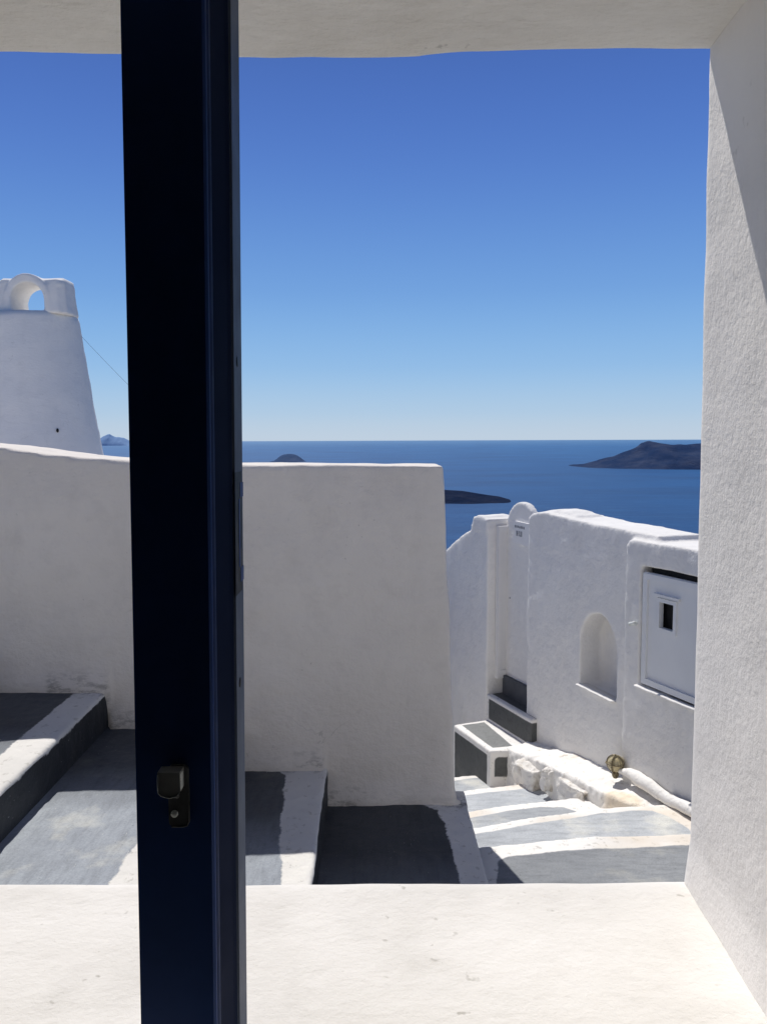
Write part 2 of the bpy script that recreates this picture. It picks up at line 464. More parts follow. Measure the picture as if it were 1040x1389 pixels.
# ------------------------------------------------------------------ big wall across the alley
def b_wall(bm):
    top = [(-4.6, .20), (-3.2, .13), (-2.4, .045), (-1.95, -.005), (-1.666, -.030), (-1.45, -.058), (-1.235, -.082), (-.95, -.104), (-.609, -.110), (-.2, -.111), (.268, -.113)]
    side = [(.285, -.6), (.299, -.99), (.310, -1.35), (.322, -1.60), (.335, -1.75), (.345, -2.7)]
    add_prism(bm, [(x, 3.6, z) for x, z in top + side + [(-4.6, -2.7)]], (0, .37, 0))
def foot(c, n):
    # the plaster spreads a little where it meets each step
    g = 0
    for x0, x1, zz in ((-.30, .5, -1.637), (-.80, -.28, -1.474), (-1.22, -.65, -1.277), (-4, -1.22, -1.114)):
        if x0 <= c.x <= x1 and n.y < -.5:
            g = max(g, .030 * math.exp(-((c.z - zz) / .07) ** 2))
    return g
me = adobe(b_wall, .017, 2, ((.010, 1.7), (.006, 5.), (.0022, 17.)), fn=foot)
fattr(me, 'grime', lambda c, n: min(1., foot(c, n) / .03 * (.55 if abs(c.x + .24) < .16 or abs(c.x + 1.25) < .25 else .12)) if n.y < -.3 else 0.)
o = link('alley_wall', me, M['wall'], None, (-1.5, 3.78, -1.6))
tag(o, 'tall white plastered wall standing across the stepped alley, shaded face with sunlit top', 'wall')

# ------------------------------------------------------------------ stepped alley climbing to the left
path = empty('stepped_path', (0, 2.6, -1.64)); tag(path, kind='structure')
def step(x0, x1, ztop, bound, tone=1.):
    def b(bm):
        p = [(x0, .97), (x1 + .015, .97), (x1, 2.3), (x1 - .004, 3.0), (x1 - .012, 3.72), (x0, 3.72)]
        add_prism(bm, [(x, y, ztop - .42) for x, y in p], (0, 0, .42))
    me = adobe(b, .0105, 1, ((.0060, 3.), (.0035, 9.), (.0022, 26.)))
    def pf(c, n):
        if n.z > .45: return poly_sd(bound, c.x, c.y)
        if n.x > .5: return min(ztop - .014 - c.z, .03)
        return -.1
    paint(me, pf); fattr(me, 'tone', lambda c, n: (tone * (1. + 2.5 * max(0., min(1., (3.15 - c.y) / .40)) + .25 * fbm(c, 2.3))) if n.z > .45 else .42 * tone)  # wall's shadow painted into the tread tone; shaded risers darkened too
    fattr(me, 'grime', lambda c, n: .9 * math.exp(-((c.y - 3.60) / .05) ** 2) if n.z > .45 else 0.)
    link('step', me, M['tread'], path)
step(-.45, .385, -1.637, [(-.6, 0), (.30, 0), (.28, 2.9), (.255, 3.40), (.235, 3.52), (.18, 3.575), (.05, 3.60), (-.6, 3.615)], .44)  # low tone paints in the full shade over this step
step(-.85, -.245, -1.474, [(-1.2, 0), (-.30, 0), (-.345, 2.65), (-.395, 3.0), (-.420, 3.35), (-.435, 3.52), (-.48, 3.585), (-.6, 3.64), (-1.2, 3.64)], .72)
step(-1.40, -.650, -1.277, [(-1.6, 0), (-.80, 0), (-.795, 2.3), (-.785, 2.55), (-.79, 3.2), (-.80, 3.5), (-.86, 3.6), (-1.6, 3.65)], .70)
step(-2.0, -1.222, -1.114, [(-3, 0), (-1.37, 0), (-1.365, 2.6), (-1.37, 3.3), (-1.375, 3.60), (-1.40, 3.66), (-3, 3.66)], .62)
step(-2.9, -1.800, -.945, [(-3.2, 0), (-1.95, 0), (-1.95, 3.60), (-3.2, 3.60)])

# ------------------------------------------------------------------ street stepping down towards the sea
street = empty('stepped_street', (.9, 4.2, -2.0)); tag(street, kind='structure')
Z1, DZ = -1.802, .15
FAR = [
 [(-.6, 3.38), (.444, 3.530), (.945, 3.617), (1.369, 3.634), (2.7, 3.72)],
 [(-.6, 3.75), (.461, 4.028), (.879, 4.156), (1.104, 4.238), (1.454, 4.262), (2.0, 4.34)],
 [(-.6, 4.20), (.495, 4.528), (.745, 4.601), (1.146, 4.700), (1.7, 4.84)],
 [(-.6, 4.85), (.468, 5.134), (.844, 5.220), (1.202, 5.300), (1.6, 5.40)],
 [(-.8, 5.40), (.500, 5.706), (.645, 5.741), (.780, 5.775), (1.4, 5.90)],
 [(-.8, 5.95), (.553, 6.300), (1.20, 6.46)],
]
GREY = [
 [(.435, 0), (.440, 3.2), (.470, 3.400), (.53, 3.442), (.918, 3.505), (1.335, 3.535), (2.7, 3.60), (2.7, 0)],
 [(-.5, 3.2), (-.5, 3.68), (.461, 3.967), (.865, 4.083), (1.10, 4.165), (1.28, 4.200), (1.41, 4.195), (1.48, 4.13), (1.53, 4.00), (1.56, 3.80), (1.58, 3.2)],
 [(-.5, 3.8), (-.5, 4.15), (.494, 4.448), (.734, 4.528), (.90, 4.570), (1.02, 4.560), (1.12, 4.47), (1.22, 4.27), (1.22, 3.8)],
 [(-.5, 4.3), (-.5, 4.80), (.488, 5.070), (.833, 5.146), (1.05, 5.185), (1.13, 5.15), (1.18, 5.00), (1.20, 4.75), (1.20, 4.3)],
 [(-.5, 4.9), (-.5, 5.40), (.496, 5.645), (.64, 5.690), (.73, 5.700), (.765, 5.62), (.765, 5.40), (.73, 4.9)],
 [(-.5, 5.5), (-.5, 5.95), (.45, 6.20), (.56, 6.22), (.62, 6.10), (.66, 5.5)],
]
for i, (far, grey) in enumerate(zip(FAR, GREY)):
    zt = Z1 - DZ * i
    def b(bm, far=far, zt=zt, i=i):
        near = .97 if i == 0 else FAR[i - 1][0][1] - .12
        x0 = .20 if i == 0 else far[0][0]
        pts = [(max(x, x0), y) for x, y in far]
        if i == 0: pts[0] = (.20, 3.49)
        if i: lo = [(x, y - .15) for x, y in FAR[i - 1]][::-1]
        else: lo = [(2.7, near), (x0, near)]
        if i: lo = [(min(lo[0][0], pts[-1][0]), lo[0][1])] + lo[1:]
        add_prism(bm, [(x, y, zt - .45) for x, y in pts + lo], (0, 0, .45))
    me = adobe(b, .015, 2, ((.006, 3.), (.003, 9.), (.0015, 24.)))
    paint(me, lambda c, n, g=grey: poly_sd(g, c.x, c.y) - .013 if n.z > .45 else -.1)
    tn = (1.7, 2.9, 2.6, 3.3, 2.8, 2.9)[i]
    fattr(me, 'tone', lambda c, n: tn)
    fattr(me, 'tan', lambda c, n: min(1, 1.3 * math.exp(-(((c.x - 1.36) / .09) ** 2 + ((c.y - 4.36) / .10) ** 2) ** 2) + (.35 * math.exp(-((c.x - 1.45) / .12) ** 2 - ((c.y - 4.15) / .1) ** 2)) + .7 * math.exp(-((c.x - 1.18) / .1) ** 2 - ((c.y - 5.2) / .08) ** 2)) if i in (1, 3) else 0.)
    link('step', me, M['street_tread'], street)
def b(bm): add_prism(bm, [(x, y, -3.1) for x, y in [(-3, 4.4), (2.6, 5.9), (2.6, 12), (-3, 12)]], (0, 0, .40))
me = adobe(b, .06, 2, ((.008, 2.),))
paint(me, lambda c, n: .1); fattr(me, 'tone', lambda c, n: 1.3)
link('landing', me, M['street_tread'], street)

# ------------------------------------------------------------------ wall with niche, meter cabinet; local frame t (away), s (into the wall), z
A = R(22)
dW = Vector((-math.sin(A), math.cos(A), 0)); nW = Vector((math.cos(A), math.sin(A), 0)); PW = Vector((1.58, 4.19, 0))
def W(t, s, z): return PW + dW * t + nW * s + Vector((0, 0, z))
def arch_pts(t0, t1, z0, zs, ztop, s, n=16):
    """arch-headed outline in the wall frame"""
    c = (t0 + t1) / 2; a = (t1 - t0) / 2; h = ztop - zs
    return [W(t0, s, z0), W(t1, s, z0)] + [W(c + a * math.cos(PI * i / n), s, zs + h * math.sin(PI * i / n)) for i in range(n + 1)]

def loc_ts(c):
    d = c - PW; return d.dot(dW), d.dot(nW)
nwall = empty('niche_wall', W(.6, .15, -2.0))
tag(nwall, 'white street wall with a small arched niche and a square cabinet door', 'wall')
def b_nw(bm):
    top = [(.3, -.535), (.6, -.528), (.9, -.520), (1.15, -.508), (1.30, -.500), (1.42, -.492), (1.52, -.498), (1.60, -.515), (1.645, -.545)]
    add_prism(bm, [W(t, .045, z) for t, z in [(.3, -2.8), (1.645, -2.8)] + top[::-1]], nW * .30)
    add_prism(bm, [W(t, 0, z) for t, z in [(-1.3, -2.5), (.525, -2.5), (.525, -.60), (.50, -.572), (.2, -.568), (-1.3, -.55)]], nW * .42)
    # rounded hump of plaster near the gateway end
    add_prism(bm, [W(t, .10, z) for t, z in [(1.05, -.56), (1.14, -.495), (1.25, -.476), (1.40, -.472), (1.52, -.49), (1.58, -.56)]], nW * .18)
    # lips below niche and cabinet
def c_nw(bm):
    add_prism(bm, arch_pts(.655, 1.010, -1.562, -1.27, -1.075, -.2), nW * .41)
    add_prism(bm, [W(t, -.02, z) for t, z in [(-.115, -1.387), (.395, -1.387), (.395, -.712), (-.115, -.704)]], nW * .24)
me = adobe(b_nw, .011, 3, ((.0065, 2.2), (.0035, 7.), (.0014, 20.)), cut=c_nw)
link('wall', me, M['street'], nwall)
def lip(name, t0, t1, z0, z1, s0, s1, seed):
    bm = bmesh.new(); N = 22
    for i in range(N + 1):
        t = t0 + (t1 - t0) * i / N; z = z0 + (z1 - z0) * i / N
        j = .005 * noise.noise(Vector((t * 14, seed, 0))); jz = .003 * noise.noise(Vector((t * 11, seed + 5, 0)))
        for s_, dz in ((s1, .0), (s0 + .004 + j, .0), (s0 + j, -.005), (s0 + .002 + j, -.010), (s1, -.020)): bm.verts.new(W(t, s_, z + jz + dz))
    bm.verts.ensure_lookup_table(); v = bm.verts
    for i in range(N):
        for k in range(5):
            a = i * 5 + k; c = i * 5 + (k + 1) % 5
            bm.faces.new((v[a], v[c], v[c + 5], v[a + 5]))
    bm.faces.new(v[:5]); bm.faces.new(v[-5:])
    link(name, bm_mesh(bm), M['street'], nwall)
lip('niche_sill', .650, 1.014, -1.563, -1.556, .018, .10, 1.)
lip('cabinet_sill', -.13, .405, -1.386, -1.388, -.022, .05, 3.)
# cabinet door with its peep hole, and the recess behind it
def b_door(bm):
    add_box(bm, -.112, .386, .020, .040, -1.380, -.745, W)
bm = bmesh.new()
def ring(bm, t0, t1, z0, z1, w, s0, s1, hole=None):
    for a in ((t0, t1, z0, z0 + w), (t0, t1, z1 - w, z1), (t0, t0 + w, z0 + w, z1 - w), (t1 - w, t1, z0 + w, z1 - w)):
        add_box(bm, a[0], a[1], s0, s1, a[2], a[3], W)
HT0, HT1, HZ0, HZ1 = .142, .247, -1.028, -.888
add_box(bm, -.112, HT0, .018, .036, -1.376, -.742, W); add_box(bm, HT1, .386, .018, .036, -1.376, -.742, W)
add_box(bm, HT0, HT1, .018, .036, -1.376, HZ0, W); add_box(bm, HT0, HT1, .018, .036, HZ1, -.742, W)
bmesh.ops.remove_doubles(bm, verts=bm.verts, dist=1e-4)
cab = link('cabinet_door', bm_mesh(bm), M['cabinet'], nwall, smooth=False)
bm = bmesh.new(); ring(bm, -.110, .383, -1.372, -.746, .034, .006, .0178); bevel(bm, .004, 2)
link('frame', bm_mesh(bm), M['cabinet'], cab, smooth=False)
bm = bmesh.new(); ring(bm, HT0 - .022, HT1 + .022, HZ0 - .022, HZ1 + .022, .021, .008, .0179); bevel(bm, .004, 2)
link('window_frame', bm_mesh(bm), M['cabinet'], cab, smooth=False)
bm = bmesh.new(); add_box(bm, HT0 - .045, HT1 + .045, .001, .0178, HZ1 + .030, HZ1 + .044, W); bevel(bm, .003, 2)
link('drip_rail', bm_mesh(bm), M['cabinet'], cab, smooth=False)
bm = bmesh.new(); add_box(bm, -.10, .375, .06, .20, -1.36, -.72, W)
link('peephole_shade_block', bm_mesh(bm), M['dark'], nwall, smooth=False)  # dark block painted in as the shade inside the peep hole
bm = bmesh.new()
add_tube(bm, [W(.418, .02, -1.040), W(.418, -.034, -1.040)], .010, 10)
add_tube(bm, [W(.440, -.030, -1.046), W(.388, -.036, -1.026)], [.012, .008], 10)
link('latch', bm_mesh(bm), M['chrome'], nwall)

# ------------------------------------------------------------------ gateway beyond the niche wall
gp = empty('gate_pillar', W(2.4, .1, -2.2))
tag(gp, 'white gate pillar with rounded cap and lower curved wall running off behind', 'wall')
def b_gp(bm):
    top = [(2.135, -.640), (2.16, -.605), (2.22, -.580), (2.30, -.582), (2.36, -.61), (2.395, -.66), (2.40, -.715), (2.50, -.745), (2.65, -.815), (2.80, -.90), (3.1, -1.06), (3.6, -1.25), (4.2, -1.4)]
    add_prism(bm, [W(t, 0, z) for t, z in [(2.135, -3.2), (4.2, -3.2)] + top[::-1]], nW * .24)
    add_box(bm, 2.132, 2.36, -.006, .26, -.700, -.600, W)
me = adobe(b_gp, .014, 4, ((.008, 2.2), (.0035, 7.), (.0016, 20.)))
link('pillar', me, M['street'], gp)
# white boarded door folded back against the reveal
gd = empty('gate_door', W(2.12, .10, -1.9))
tag(gd, 'narrow white panelled gate door with a small handle, folded against the pillar', 'door')
bm = bmesh.new()
add_box(bm, 2.100, 2.132, .070, .205, -1.825, -.655, W); bevel(bm, .004, 2)
link('door_leaf', bm_mesh(bm), M['door'], gd, smooth=False)
bm = bmesh.new()
for a in ((.072, .203, -.700, -.657), (.072, .203, -1.823, -1.76), (.072, .095, -1.76, -.700), (.180, .203, -1.76, -.700)):
    add_box(bm, 2.090, 2.0995, a[0], a[1], a[2], a[3], W)
bevel(bm, .002, 1)
link('panel_frame', bm_mesh(bm), M['door'], gd, smooth=False)
bm = bmesh.new()
add_tube(bm, [W(2.09, .185, -1.19), W(2.06, .185, -1.19), W(2.055, .170, -1.195), W(2.055, .150, -1.20)], .007, 10)
add_box(bm, 2.084, 2.0895, .176, .196, -1.26, -1.15, W)
link('handle', bm_mesh(bm), M['bronze'], gd)
# arch-headed slab closing the gateway, with its plaque
ar = empty('arched_slab', W(1.9, .2, -1.9))
tag(ar, 'round-topped white gateway slab with small lettered plaque, rising behind the niche wall', 'gateway slab')
def b_ar(bm):
    add_prism(bm, arch_pts(1.70, 2.125, -2.4, -.700, -.462, .15, 20), nW * .06)
me = adobe(b_ar, .011, 3, ((.004, 3.), (.0015, 12.)))
link('slab', me, M['street'], ar)
bm = bmesh.new()
add_prism(bm, [W(t, .151, z) for t, z in [(1.76, -.775), (1.98, -.765), (2.0, -.745), (1.985, -.72), (1.965, -.69), (1.97, -.66), (1.985, -.625), (1.96, -.605), (1.76, -.61)]], nW * -.022)
bevel(bm, .006, 2)
pq = link('plaque', bm_mesh(bm), M['plaque'], ar, smooth=False)
bm = bmesh.new()
t = 1.958
for wd, gap, h0, h1 in ((.014, .008, 0, .018), (.012, .007, 0, .018), (.014, .007, .002, .018), (.012, .007, 0, .016), (.013, .007, 0, .018), (.012, .007, 0, .018), (.014, .007, 0, .018)):
    add_box(bm, t - wd, t, .1275, .129, -.652 + h0 - (1.958 - t) * .02, -.652 + h1 - (1.958 - t) * .02, W); t -= wd + gap
t = 1.935
for wd, gap in ((.008, .006), (.008, .012), (.008, .014), (.008, .006), (.008, .010)):
    add_box(bm, t - wd, t, .1275, .129, -.712, -.674, W); t -= wd + gap
add_box(bm, 1.91, 1.935, .1276, .1291, -.696, -.690, W); add_box(bm, 1.868, 1.89, .1276, .1291, -.712, -.706, W)
link('lettering', bm_mesh(bm), M['ink'], pq, smooth=False)

# ------------------------------------------------------------------ gate steps: painted bench-like block, riser, threshold
gs = empty('gate_steps', W(1.8, -.1, -2.4))
tag(gs, 'grey and white painted entrance steps climbing from the street into the gateway', 'steps')
Q = [(2.12, -.285), (2.13, .05), (1.42, .05), (1.475, -.07), (1.555, -.29)]   # first block outline, (t, s)
def b_s1(bm): add_prism(bm, [W(t, s, -2.85) for t, s in Q], (0, 0, .705))
me = adobe(b_s1, .008, 3, ((.003, 3.), (.0014, 12.)))
TOPP = [(2.085, -.235), (2.085, -.045), (1.575, -.100), (1.600, -.245)]
def loc(c):
    d = c - PW; return d.dot(dW), d.dot(nW)
def p_s1(c, n):
    t, s = loc(c)
    if n.z > .6: return poly_sd(TOPP, t, s)
    ns = n.dot(nW)
    if ns < -.7:
        return min(t - 1.60, 2.10 - t, -2.188 - c.z)
    if n.dot(dW) < -.5:
        return poly_sd(rr, s, c.z)
    return -.1
rr = [(-.262, -2.33), (-.262, -2.215), (-.255, -2.198), (-.238, -2.190), (-.165, -2.190), (-.148, -2.198), (-.140, -2.215), (-.140, -2.33)]
paint(me, p_s1)
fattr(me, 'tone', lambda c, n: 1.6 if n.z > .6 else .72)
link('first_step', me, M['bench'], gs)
def b_s2(bm):
    add_box(bm, 1.50, 2.133, .002, .17, -2.3, -1.945, W)
me = adobe(b_s2, .008, 2, ((.002, 3.), (.001, 12.)))
def p_s2(c, n):
    t, s = loc(c)
    if n.z > .6: return s - .042
    return min(-1.972 - c.z, c.z + 2.128, 2.10 - t)
paint(me, p_s2)
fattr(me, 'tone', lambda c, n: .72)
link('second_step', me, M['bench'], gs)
bm = bmesh.new(); add_box(bm, 1.50, 2.10, .120, .160, -1.950, -1.800, W); bevel(bm, .006, 2)
link('threshold', bm_mesh(bm), plain('threshold_grey', (.085, .09, .10, 1), .7, var=.3, sc=8.), gs, smooth=False)

# ------------------------------------------------------------------ whitewashed ledge, rocks and kerb at the wall foot
def b_ledge(bm):
    prof = [(1.56, -.17, -2.14), (1.30, -.185, -2.095), (1.05, -.18, -2.06), (.75, -.19, -2.03), (.48, -.195, -2.005), (.30, -.19, -1.985), (.12, -.12, -1.995)]
    for (t0, s0, z0), (t1, s1, z1) in zip(prof, prof[1:]):
        add_hull8(bm, [W(t0, s0 - .03, -2.75), W(t1, s1 - .03, -2.75), W(t1, .10, -2.75), W(t0, .10, -2.75), W(t0, s0, z0), W(t1, s1, z1), W(t1, .10, z1 + .03), W(t0, .10, z0 + .03)])
me = adobe(b_ledge, .012, 4, ((.014, 4.), (.010, 10.), (.006, 28.)))
fattr(me, 'tan', lambda c, n: min(1., 1.4 * math.exp(-(((loc_ts(c)[0] - .30) / .13) ** 2 + ((loc_ts(c)[1] + .17) / .085) ** 2) ** 2)))
o = link('wall_ledge', me, M['ledge'], None, W(.7, -.1, -2.2))
tag(o, 'uneven whitewashed ledge with bare tan patches along the foot of the niche wall', 'ledge')
def b_kerb(bm):
    add_tube(bm, [W(.51, -.030, -1.925), W(.42, -.030, -1.905), W(.25, -.032, -1.910), W(.10, -.030, -1.922), W(-.10, -.030, -1.915), W(-.6, -.055, -1.88), W(-1.2, -.055, -1.86)], [.018, .030, .033, .031, .034, .04, .04], 14)
me = adobe(b_kerb, .011, 2, ((.012, 5.), (.005, 14.)))
o = link('kerb_roll', me, M['ledge'], None, W(0, -.05, -1.96))
tag(o, 'thick rounded white plaster kerb along the foot of the cabinet pier', 'kerb')
def rock(loc_, sc, seed, label):
    bm = bmesh.new()
    bmesh.ops.create_icosphere(bm, subdivisions=5, radius=1)
    for v in bm.verts:
        c = v.co.copy()
        d = 1 + .28 * fbm(c, 1.1, seed) + .14 * fbm(c, 2.7, seed * 2) + .05 * fbm(c, 7, seed)
        c = Vector((max(-.72, min(.72, c.x)), max(-.75, min(.75, c.y)), max(-.7, min(.66, c.z)))) * d
        v.co = loc_ + dW * (c.x * sc[0]) + nW * (c.y * sc[1]) + Vector((0, 0, c.z * sc[2]))
    o = link('rock', bm_mesh(bm), M['stone'], None, loc_ - Vector((0, 0, sc[2] * .6)))
    tag(o, label, 'rock', 'rocks built into the ledge')
rock(W(1.19, -.205, -2.205), (.14, .08, .12), 3.1, 'largest whitewashed rock beside the bench-like first step')
rock(W(.985, -.19, -2.14), (.045, .06, .095), 8.4, 'small upright brown rock wedged between big rock and ledge')
rock(W(.70, -.20, -2.11), (.17, .045, .07), 5.7, 'low rough rock nearest the brass lamp, half plastered over')

# ------------------------------------------------------------------ brass lamp at the wall foot
lamp = empty('wall_lamp', W(.56, -.02, -1.93))
tag(lamp, 'small round brass bulkhead lamp fixed at the foot of the niche wall', 'lamp')
ax = (-nW * .80 - dW * .45 + Vector((0, 0, .10))).normalized()
lc = W(.545, -.012, -1.893)
bm = bmesh.new()
add_lathe(bm, [(.030, -.03), (.040, .0), (.047, .012), (.050, .026), (.050, .040), (.044, .046), (.040, .046)], lc, ax, 28)
link('body', bm_mesh(bm), M['brass'], lamp)
bm = bmesh.new()
add_lathe(bm, [(.0405, .044), (.040, .056), (.034, .068), (.022, .076), (.0001, .079)], lc, ax, 28)
link('globe', bm_mesh(bm), plain('frosted_glass', (.50, .43, .26, 1), .25, 0, .5), lamp)
u = ax.cross(Vector((0, 0, 1))).normalized(); w = ax.cross(u)
for a in (0, 90):
    q = u * math.cos(R(a)) + w * math.sin(R(a))
    bm = bmesh.new()
    add_tube(bm, [lc + q * (.052 * math.cos(R(b))) + ax * (.040 + .046 * math.sin(R(b))) for b in range(0, 181, 15)], .0045, 8)
    link('guard_bar', bm_mesh(bm), M['brass_dark'], lamp)
bm = bmesh.new()
add_lathe(bm, [(.047, .030), (.0535, .033), (.0535, .041), (.047, .044)], lc, ax, 28)
link('rim', bm_mesh(bm), M['brass_dark'], lamp)
bm = bmesh.new()
add_lathe(bm, [(.018, .0), (.020, .03), (.012, .045), (.0001, .05)], lc - Vector((0, 0, .042)) + ax * .03, (0, 0, -1), 16)
link('cable_gland', bm_mesh(bm), M['brass_dark'], lamp)

# ------------------------------------------------------------------ chimney tower behind the wall
TX, TY = -3.735, 9.0
tower = empty('chimney_tower', (TX, TY, -4))
tag(tower, 'round tapering whitewashed tower with a small arched lantern top, behind the wall at left', 'tower')
bm = bmesh.new()
rings = []
SEG = 96; NZ = 90
for i in range(NZ + 1):
    z = -4 + (1.325 + 4) * i / NZ
    if z > -.14: rad = .665 + (.455 - .665) * (z + .14) / 1.46 - .012 * math.sin(PI * (z + .14) / 1.46)
    else: rad = .665 + (-.14 - z) * .19
    if i == NZ: rad -= .012
    rr_ = []
    for k in range(SEG):
        a = 2 * PI * k / SEG
        d = Vector((math.cos(a), math.sin(a), z))
        dd = .010 * fbm(Vector((d.x, d.y, z * 2.0)), 1.6) + .006 * fbm(Vector((d.x * 1.2, d.y * 1.2, z * 5)), 3.)
        rr_.append(bm.verts.new((TX + (rad + dd) * math.cos(a), TY + (rad + dd) * math.sin(a), z)))
    rings.append(rr_)
for a, b_ in zip(rings, rings[1:]):
    for k in range(SEG): bm.faces.new((a[k], a[(k + 1) % SEG], b_[(k + 1) % SEG], b_[k]))
bm.faces.new(rings[-1]); bm.faces.new(rings[0][::-1])
link('shaft', bm_mesh(bm), M['tower'], tower)
def oct_(x0, x1, y0, y1, ch, z): return [(x0 + ch, y0, z), (x1 - ch, y0, z), (x1, y0 + ch, z), (x1, y1 - ch, z), (x1 - ch, y1, z), (x0 + ch, y1, z), (x0, y1 - ch, z), (x0, y0 + ch, z)]
CX = -3.655
def b_cap(bm):
    a = oct_(-4.035, -3.265, 8.66, 9.12, .07, 1.31); c = oct_(-3.985, -3.305, 8.69, 9.09, .06, 1.655)
    va = [bm.verts.new(p) for p in a]; vb = [bm.verts.new(p) for p in c]
    bm.faces.new(va[::-1]); bm.faces.new(vb)
    for i in range(8): bm.faces.new((va[i], va[(i + 1) % 8], vb[(i + 1) % 8], vb[i]))
    add_prism(bm, [(-3.975, y, z) for y, z in [(8.680, 1.60), (8.80, 1.690), (9.08, 1.690), (9.08, 1.60)]], (.18, 0, 0)); add_prism(bm, [(-3.58, y, z) for y, z in [(8.680, 1.60), (8.80, 1.685), (9.08, 1.685), (9.08, 1.60)]], (.262, 0, 0))
    n = 18
    add_prism(bm, [(CX - .225, 8.652, 1.31), (CX + .215, 8.652, 1.31)] + [(CX - .005 + .22 * math.cos(PI * i / n), 8.652, 1.50 + .213 * math.sin(PI * i / n)) for i in range(n + 1)], (0, .44, 0))
def c_cap(bm):
    n = 18
    add_prism(bm, [(CX - .172, 8.4, 1.338), (CX + .172, 8.4, 1.338)] + [(CX + .172 * math.cos(PI * i / n), 8.4, 1.455 + .165 * math.sin(PI * i / n)) for i in range(n + 1)], (0, 1.2, 0))
me = adobe(b_cap, .013, 3, ((.007, 4.), (.004, 12.)), cut=c_cap)
cap = link('lantern_top', me, M['tower'], tower)
bm = bmesh.new(); add_lathe(bm, [(.013, 0), (.012, .008), (.0001, .010)], (-3.335, 8.508, .10), (.55, -.83, .12), 12)
for v in bm.verts: v.co.z = .10 + (v.co.z - .10) * 1.7
link('drain_hole', bm_mesh(bm), M['dark'], tower)

bm = bmesh.new()
add_box(bm, -9, -2.1, 4.3, 14, -3.6, -1.0); bevel(bm, .02, 2)  # unseen slab added to bounce sunlight onto the tower
o = link('bounce_slab', bm_mesh(bm), M['house'], None, (-5, 9, -3.6), smooth=False); tag(o, kind='structure')
bm = bmesh.new()
pA, pB = Vector((-3.32, 8.95, 1.22)), Vector((-2.25, 11.6, -.35))
add_tube(bm, [pA.lerp(pB, i / 20) - Vector((0, 0, .10 * math.sin(PI * i / 20))) for i in range(21)], .0016, 6)
o = link('cable', bm_mesh(bm), M['cable'], None, pA)
tag(o, 'thin dark cable slanting down from the tower in front of the sky', 'cable')

# ------------------------------------------------------------------ sea, hillside, islands, sky
bm = bmesh.new()
rings = []
for r in (30, 300, 1200, 3000, 6000, 12000, 25000, 50000, 100000):
    rings.append([bm.verts.new((r * math.cos(2 * PI * k / 128), r * math.sin(2 * PI * k / 128), -200)) for k in range(128)])
for a, b_ in zip(rings, rings[1:]):
    for k in range(128): bm.faces.new((a[k], a[(k + 1) % 128], b_[(k + 1) % 128], b_[k]))
bm.faces.new(rings[0])
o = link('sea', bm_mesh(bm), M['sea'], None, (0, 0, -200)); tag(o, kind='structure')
bm = bmesh.new()
gx = [-120, -60, -30, -14, -6, -2, 2, 6, 14, 30, 60, 120]; gy = [-60, -30, -10, 0, 4, 8, 12, 20, 40, 80, 160, 320]
V = [[bm.verts.new((x, y, (-3.2 if y <= 4 else -3.2 - (y - 4) * .64) + (.25 * fbm(Vector((x, y, 0)), .2) if y > 14 else 0))) for x in gx] for y in gy]
for j in range(len(gy) - 1):
    for i in range(len(gx) - 1):
        bm.faces.new((V[j][i], V[j][i + 1], V[j + 1][i + 1], V[j + 1][i]))
o = link('hillside', bm_mesh(bm), M['land'], None, (0, 0, -3.2)); tag(o, kind='structure')

def island(shore, ridge, depth, mat, rough, seed):
    """shore: (x, y) line at the water in front; ridge: (x, z) crest, depth metres behind the shore"""
    def ip(tab, x):
        if x <= tab[0][0]: return tab[0][1]
        for (a, av), (c, cv) in zip(tab, tab[1:]):
            if x <= c: return av + (cv - av) * (x - a) / (c - a)
        return tab[-1][1]
    bm = bmesh.new()
    x0, x1 = ridge[0][0], ridge[-1][0]
    NX, NY = 150, 24
    g = []
    for i in range(NX + 1):
        x = x0 + (x1 - x0) * i / NX
        row = []
        top = max(ip(ridge, x), -203)
        ys = ip(shore, x)
        for j in range(NY + 1):
            v = j / NY
            if v < .5: q = v * 2; h = q ** .75
            else: q = (1 - v) * 2; h = max(q, 0) ** .9
            y = ys + depth * 2 * v
            nz = noise.fractal(Vector((x / rough + seed, y / rough, 0)), 1., 2., 5) * (top + 205) * .16 * (1 if 0 < h < .97 else .12)
            row.append(bm.verts.new((x, y, -206 + (top + 206) * h + nz)))
        g.append(row)
    for i in range(NX):
        for j in range(NY):
            bm.faces.new((g[i][j], g[i + 1][j], g[i + 1][j + 1], g[i][j + 1]))
    o = link('island', bm_mesh(bm), mat, None, ((x0 + x1) / 2, shore[0][1] + depth, -200))
    tag(o, kind='structure')
    return o
k = 5900
island([(1280, 5480), (1577, 5380), (1795, 5260), (2700, 5000)],
       [(1300, -204), (1359, -200), (1395, -194), (1430, -190), (1490, -179), (1530, -160), (1553, -150), (1590, -138), (1631, -128), (1690, -98), (1735, -81), (1765, -66), (1787, -56), (1810, -40), (1829, -35), (1860, -29), (1892, -33), (1940, -40), (1997, -47), (2040, -43), (2076, -47), (2140, -40), (2212, -37), (2400, -30), (2700, -60), (2900, -200)], 520, M['isl'], 260., 1.)
island([(-700, 2535), (190, 2522), (293, 2518), (450, 2513)],
       [(-700, -160), (-300, -152), (0, -160), (120, -163), (204, -167.5), (258, -171), (295, -177), (344, -185), (381, -190), (405, -197), (425, -203)], 200, M['isl_dark'], 120., 4.)
island([(-1060, 7250), (-690, 7250)],
       [(-1050, -206), (-1035, -200), (-1010, -196), (-988, -190), (-960, -172), (-934, -150), (-900, -136), (-866, -131), (-830, -132), (-800, -137), (-770, -150), (-747, -166), (-720, -190), (-695, -202)], 250, M['isl_mid'], 150., 9.)
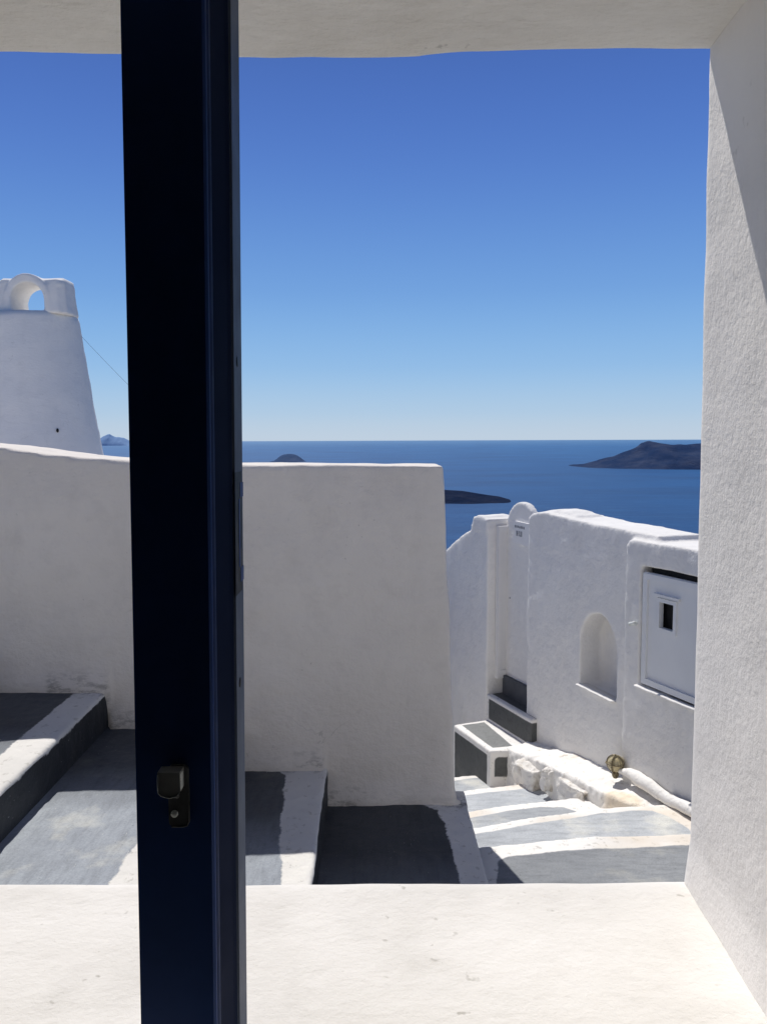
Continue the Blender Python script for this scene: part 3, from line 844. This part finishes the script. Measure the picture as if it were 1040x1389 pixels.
island([(-10900, 29500), (-9000, 29500)],
       [(-10900, -206), (-10700, -150), (-10500, -100), (-10400, -50), (-10235, 60), (-10120, 135), (-10045, 165), (-9960, 205), (-9880, 222), (-9800, 170), (-9720, 130), (-9646, 105), (-9560, 110), (-9450, 85), (-9380, 80), (-9250, 20), (-9118, -60), (-8900, -206)], 500, M['isl_far'], 900., 2.)

# ------------------------------------------------------------------ light
EL, AZ = R(58.4), R(21.0)          # sun in front of us, a little to the left
sd = Vector((-math.sin(AZ) * math.cos(EL), math.cos(AZ) * math.cos(EL), math.sin(EL)))
sl = bpy.data.lights.new('sun', 'SUN'); sl.energy = 4.3; sl.angle = R(.53); sl.color = (1., .965, .915)
so = bpy.data.objects.new('sun', sl); COL.objects.link(so)
so.rotation_euler = sd.to_track_quat('Z', 'Y').to_euler(); so.location = sd * 50

wd = bpy.data.worlds.new('World'); scn.world = wd; wd.use_nodes = True
nt = wd.node_tree; bg = nt.nodes['Background']
sky = nt.nodes.new('ShaderNodeTexSky'); sky.sky_type = 'NISHITA'; sky.sun_disc = False
sky.sun_elevation = EL; sky.sun_rotation = -AZ
sky.altitude = 200; sky.air_density = 1.0; sky.dust_density = .6; sky.ozone_density = 2.6
STR = .08
tcw = nt.nodes.new('ShaderNodeTexCoord'); sep = nt.nodes.new('ShaderNodeSeparateXYZ'); nt.links.new(tcw.outputs['Generated'], sep.inputs[0])
rmp = nt.nodes.new('ShaderNodeValToRGB'); nt.links.new(sep.outputs['Z'], rmp.inputs[0])
stops = [(0., (.540, .645, .770)), (.03, (.440, .605, .785)), (.085, (.275, .510, .820)), (.17, (.160, .365, .750)), (.30, (.080, .198, .610)), (.43, (.054, .134, .462)), (.58, (.030, .066, .20)), (1., (.018, .036, .10))]
rmp.color_ramp.interpolation = 'B_SPLINE'
el = rmp.color_ramp.elements
while len(el) < len(stops): el.new(.5)
for e, (p_, c_) in zip(el, stops): e.position = p_; e.color = (*c_, 1)
sc = nt.nodes.new('ShaderNodeVectorMath'); sc.operation = 'SCALE'; sc.inputs['Scale'].default_value = 1 / STR
nt.links.new(rmp.outputs[0], sc.inputs[0])
mx = nt.nodes.new('ShaderNodeMix'); mx.data_type = 'RGBA'; mx.inputs[0].default_value = .93
nt.links.new(sky.outputs[0], mx.inputs[6]); nt.links.new(sc.outputs[0], mx.inputs[7]); nt.links.new(mx.outputs[2], bg.inputs['Color'])
bg.inputs['Strength'].default_value = STR

# ------------------------------------------------------------------ camera
F = 1120.
pitch = math.atan(99.0 / F); roll = R(.22)
cam = bpy.data.cameras.new('camera'); cam.sensor_fit = 'AUTO'; cam.sensor_width = 36; cam.lens = F / 1389 * 36
cam.clip_start = .02; cam.clip_end = 300000
co = bpy.data.objects.new('camera', cam); COL.objects.link(co)
co.matrix_world = Matrix.Rotation(PI / 2 - pitch, 4, 'X') @ Matrix.Rotation(-roll, 4, 'Z')
scn.camera = co
scn.view_settings.view_transform = 'Standard'
scn.view_settings.look = 'None'
scn.view_settings.exposure = 0
scn.render.engine = 'CYCLES'
scn.cycles.max_bounces = 8; scn.cycles.diffuse_bounces = 5
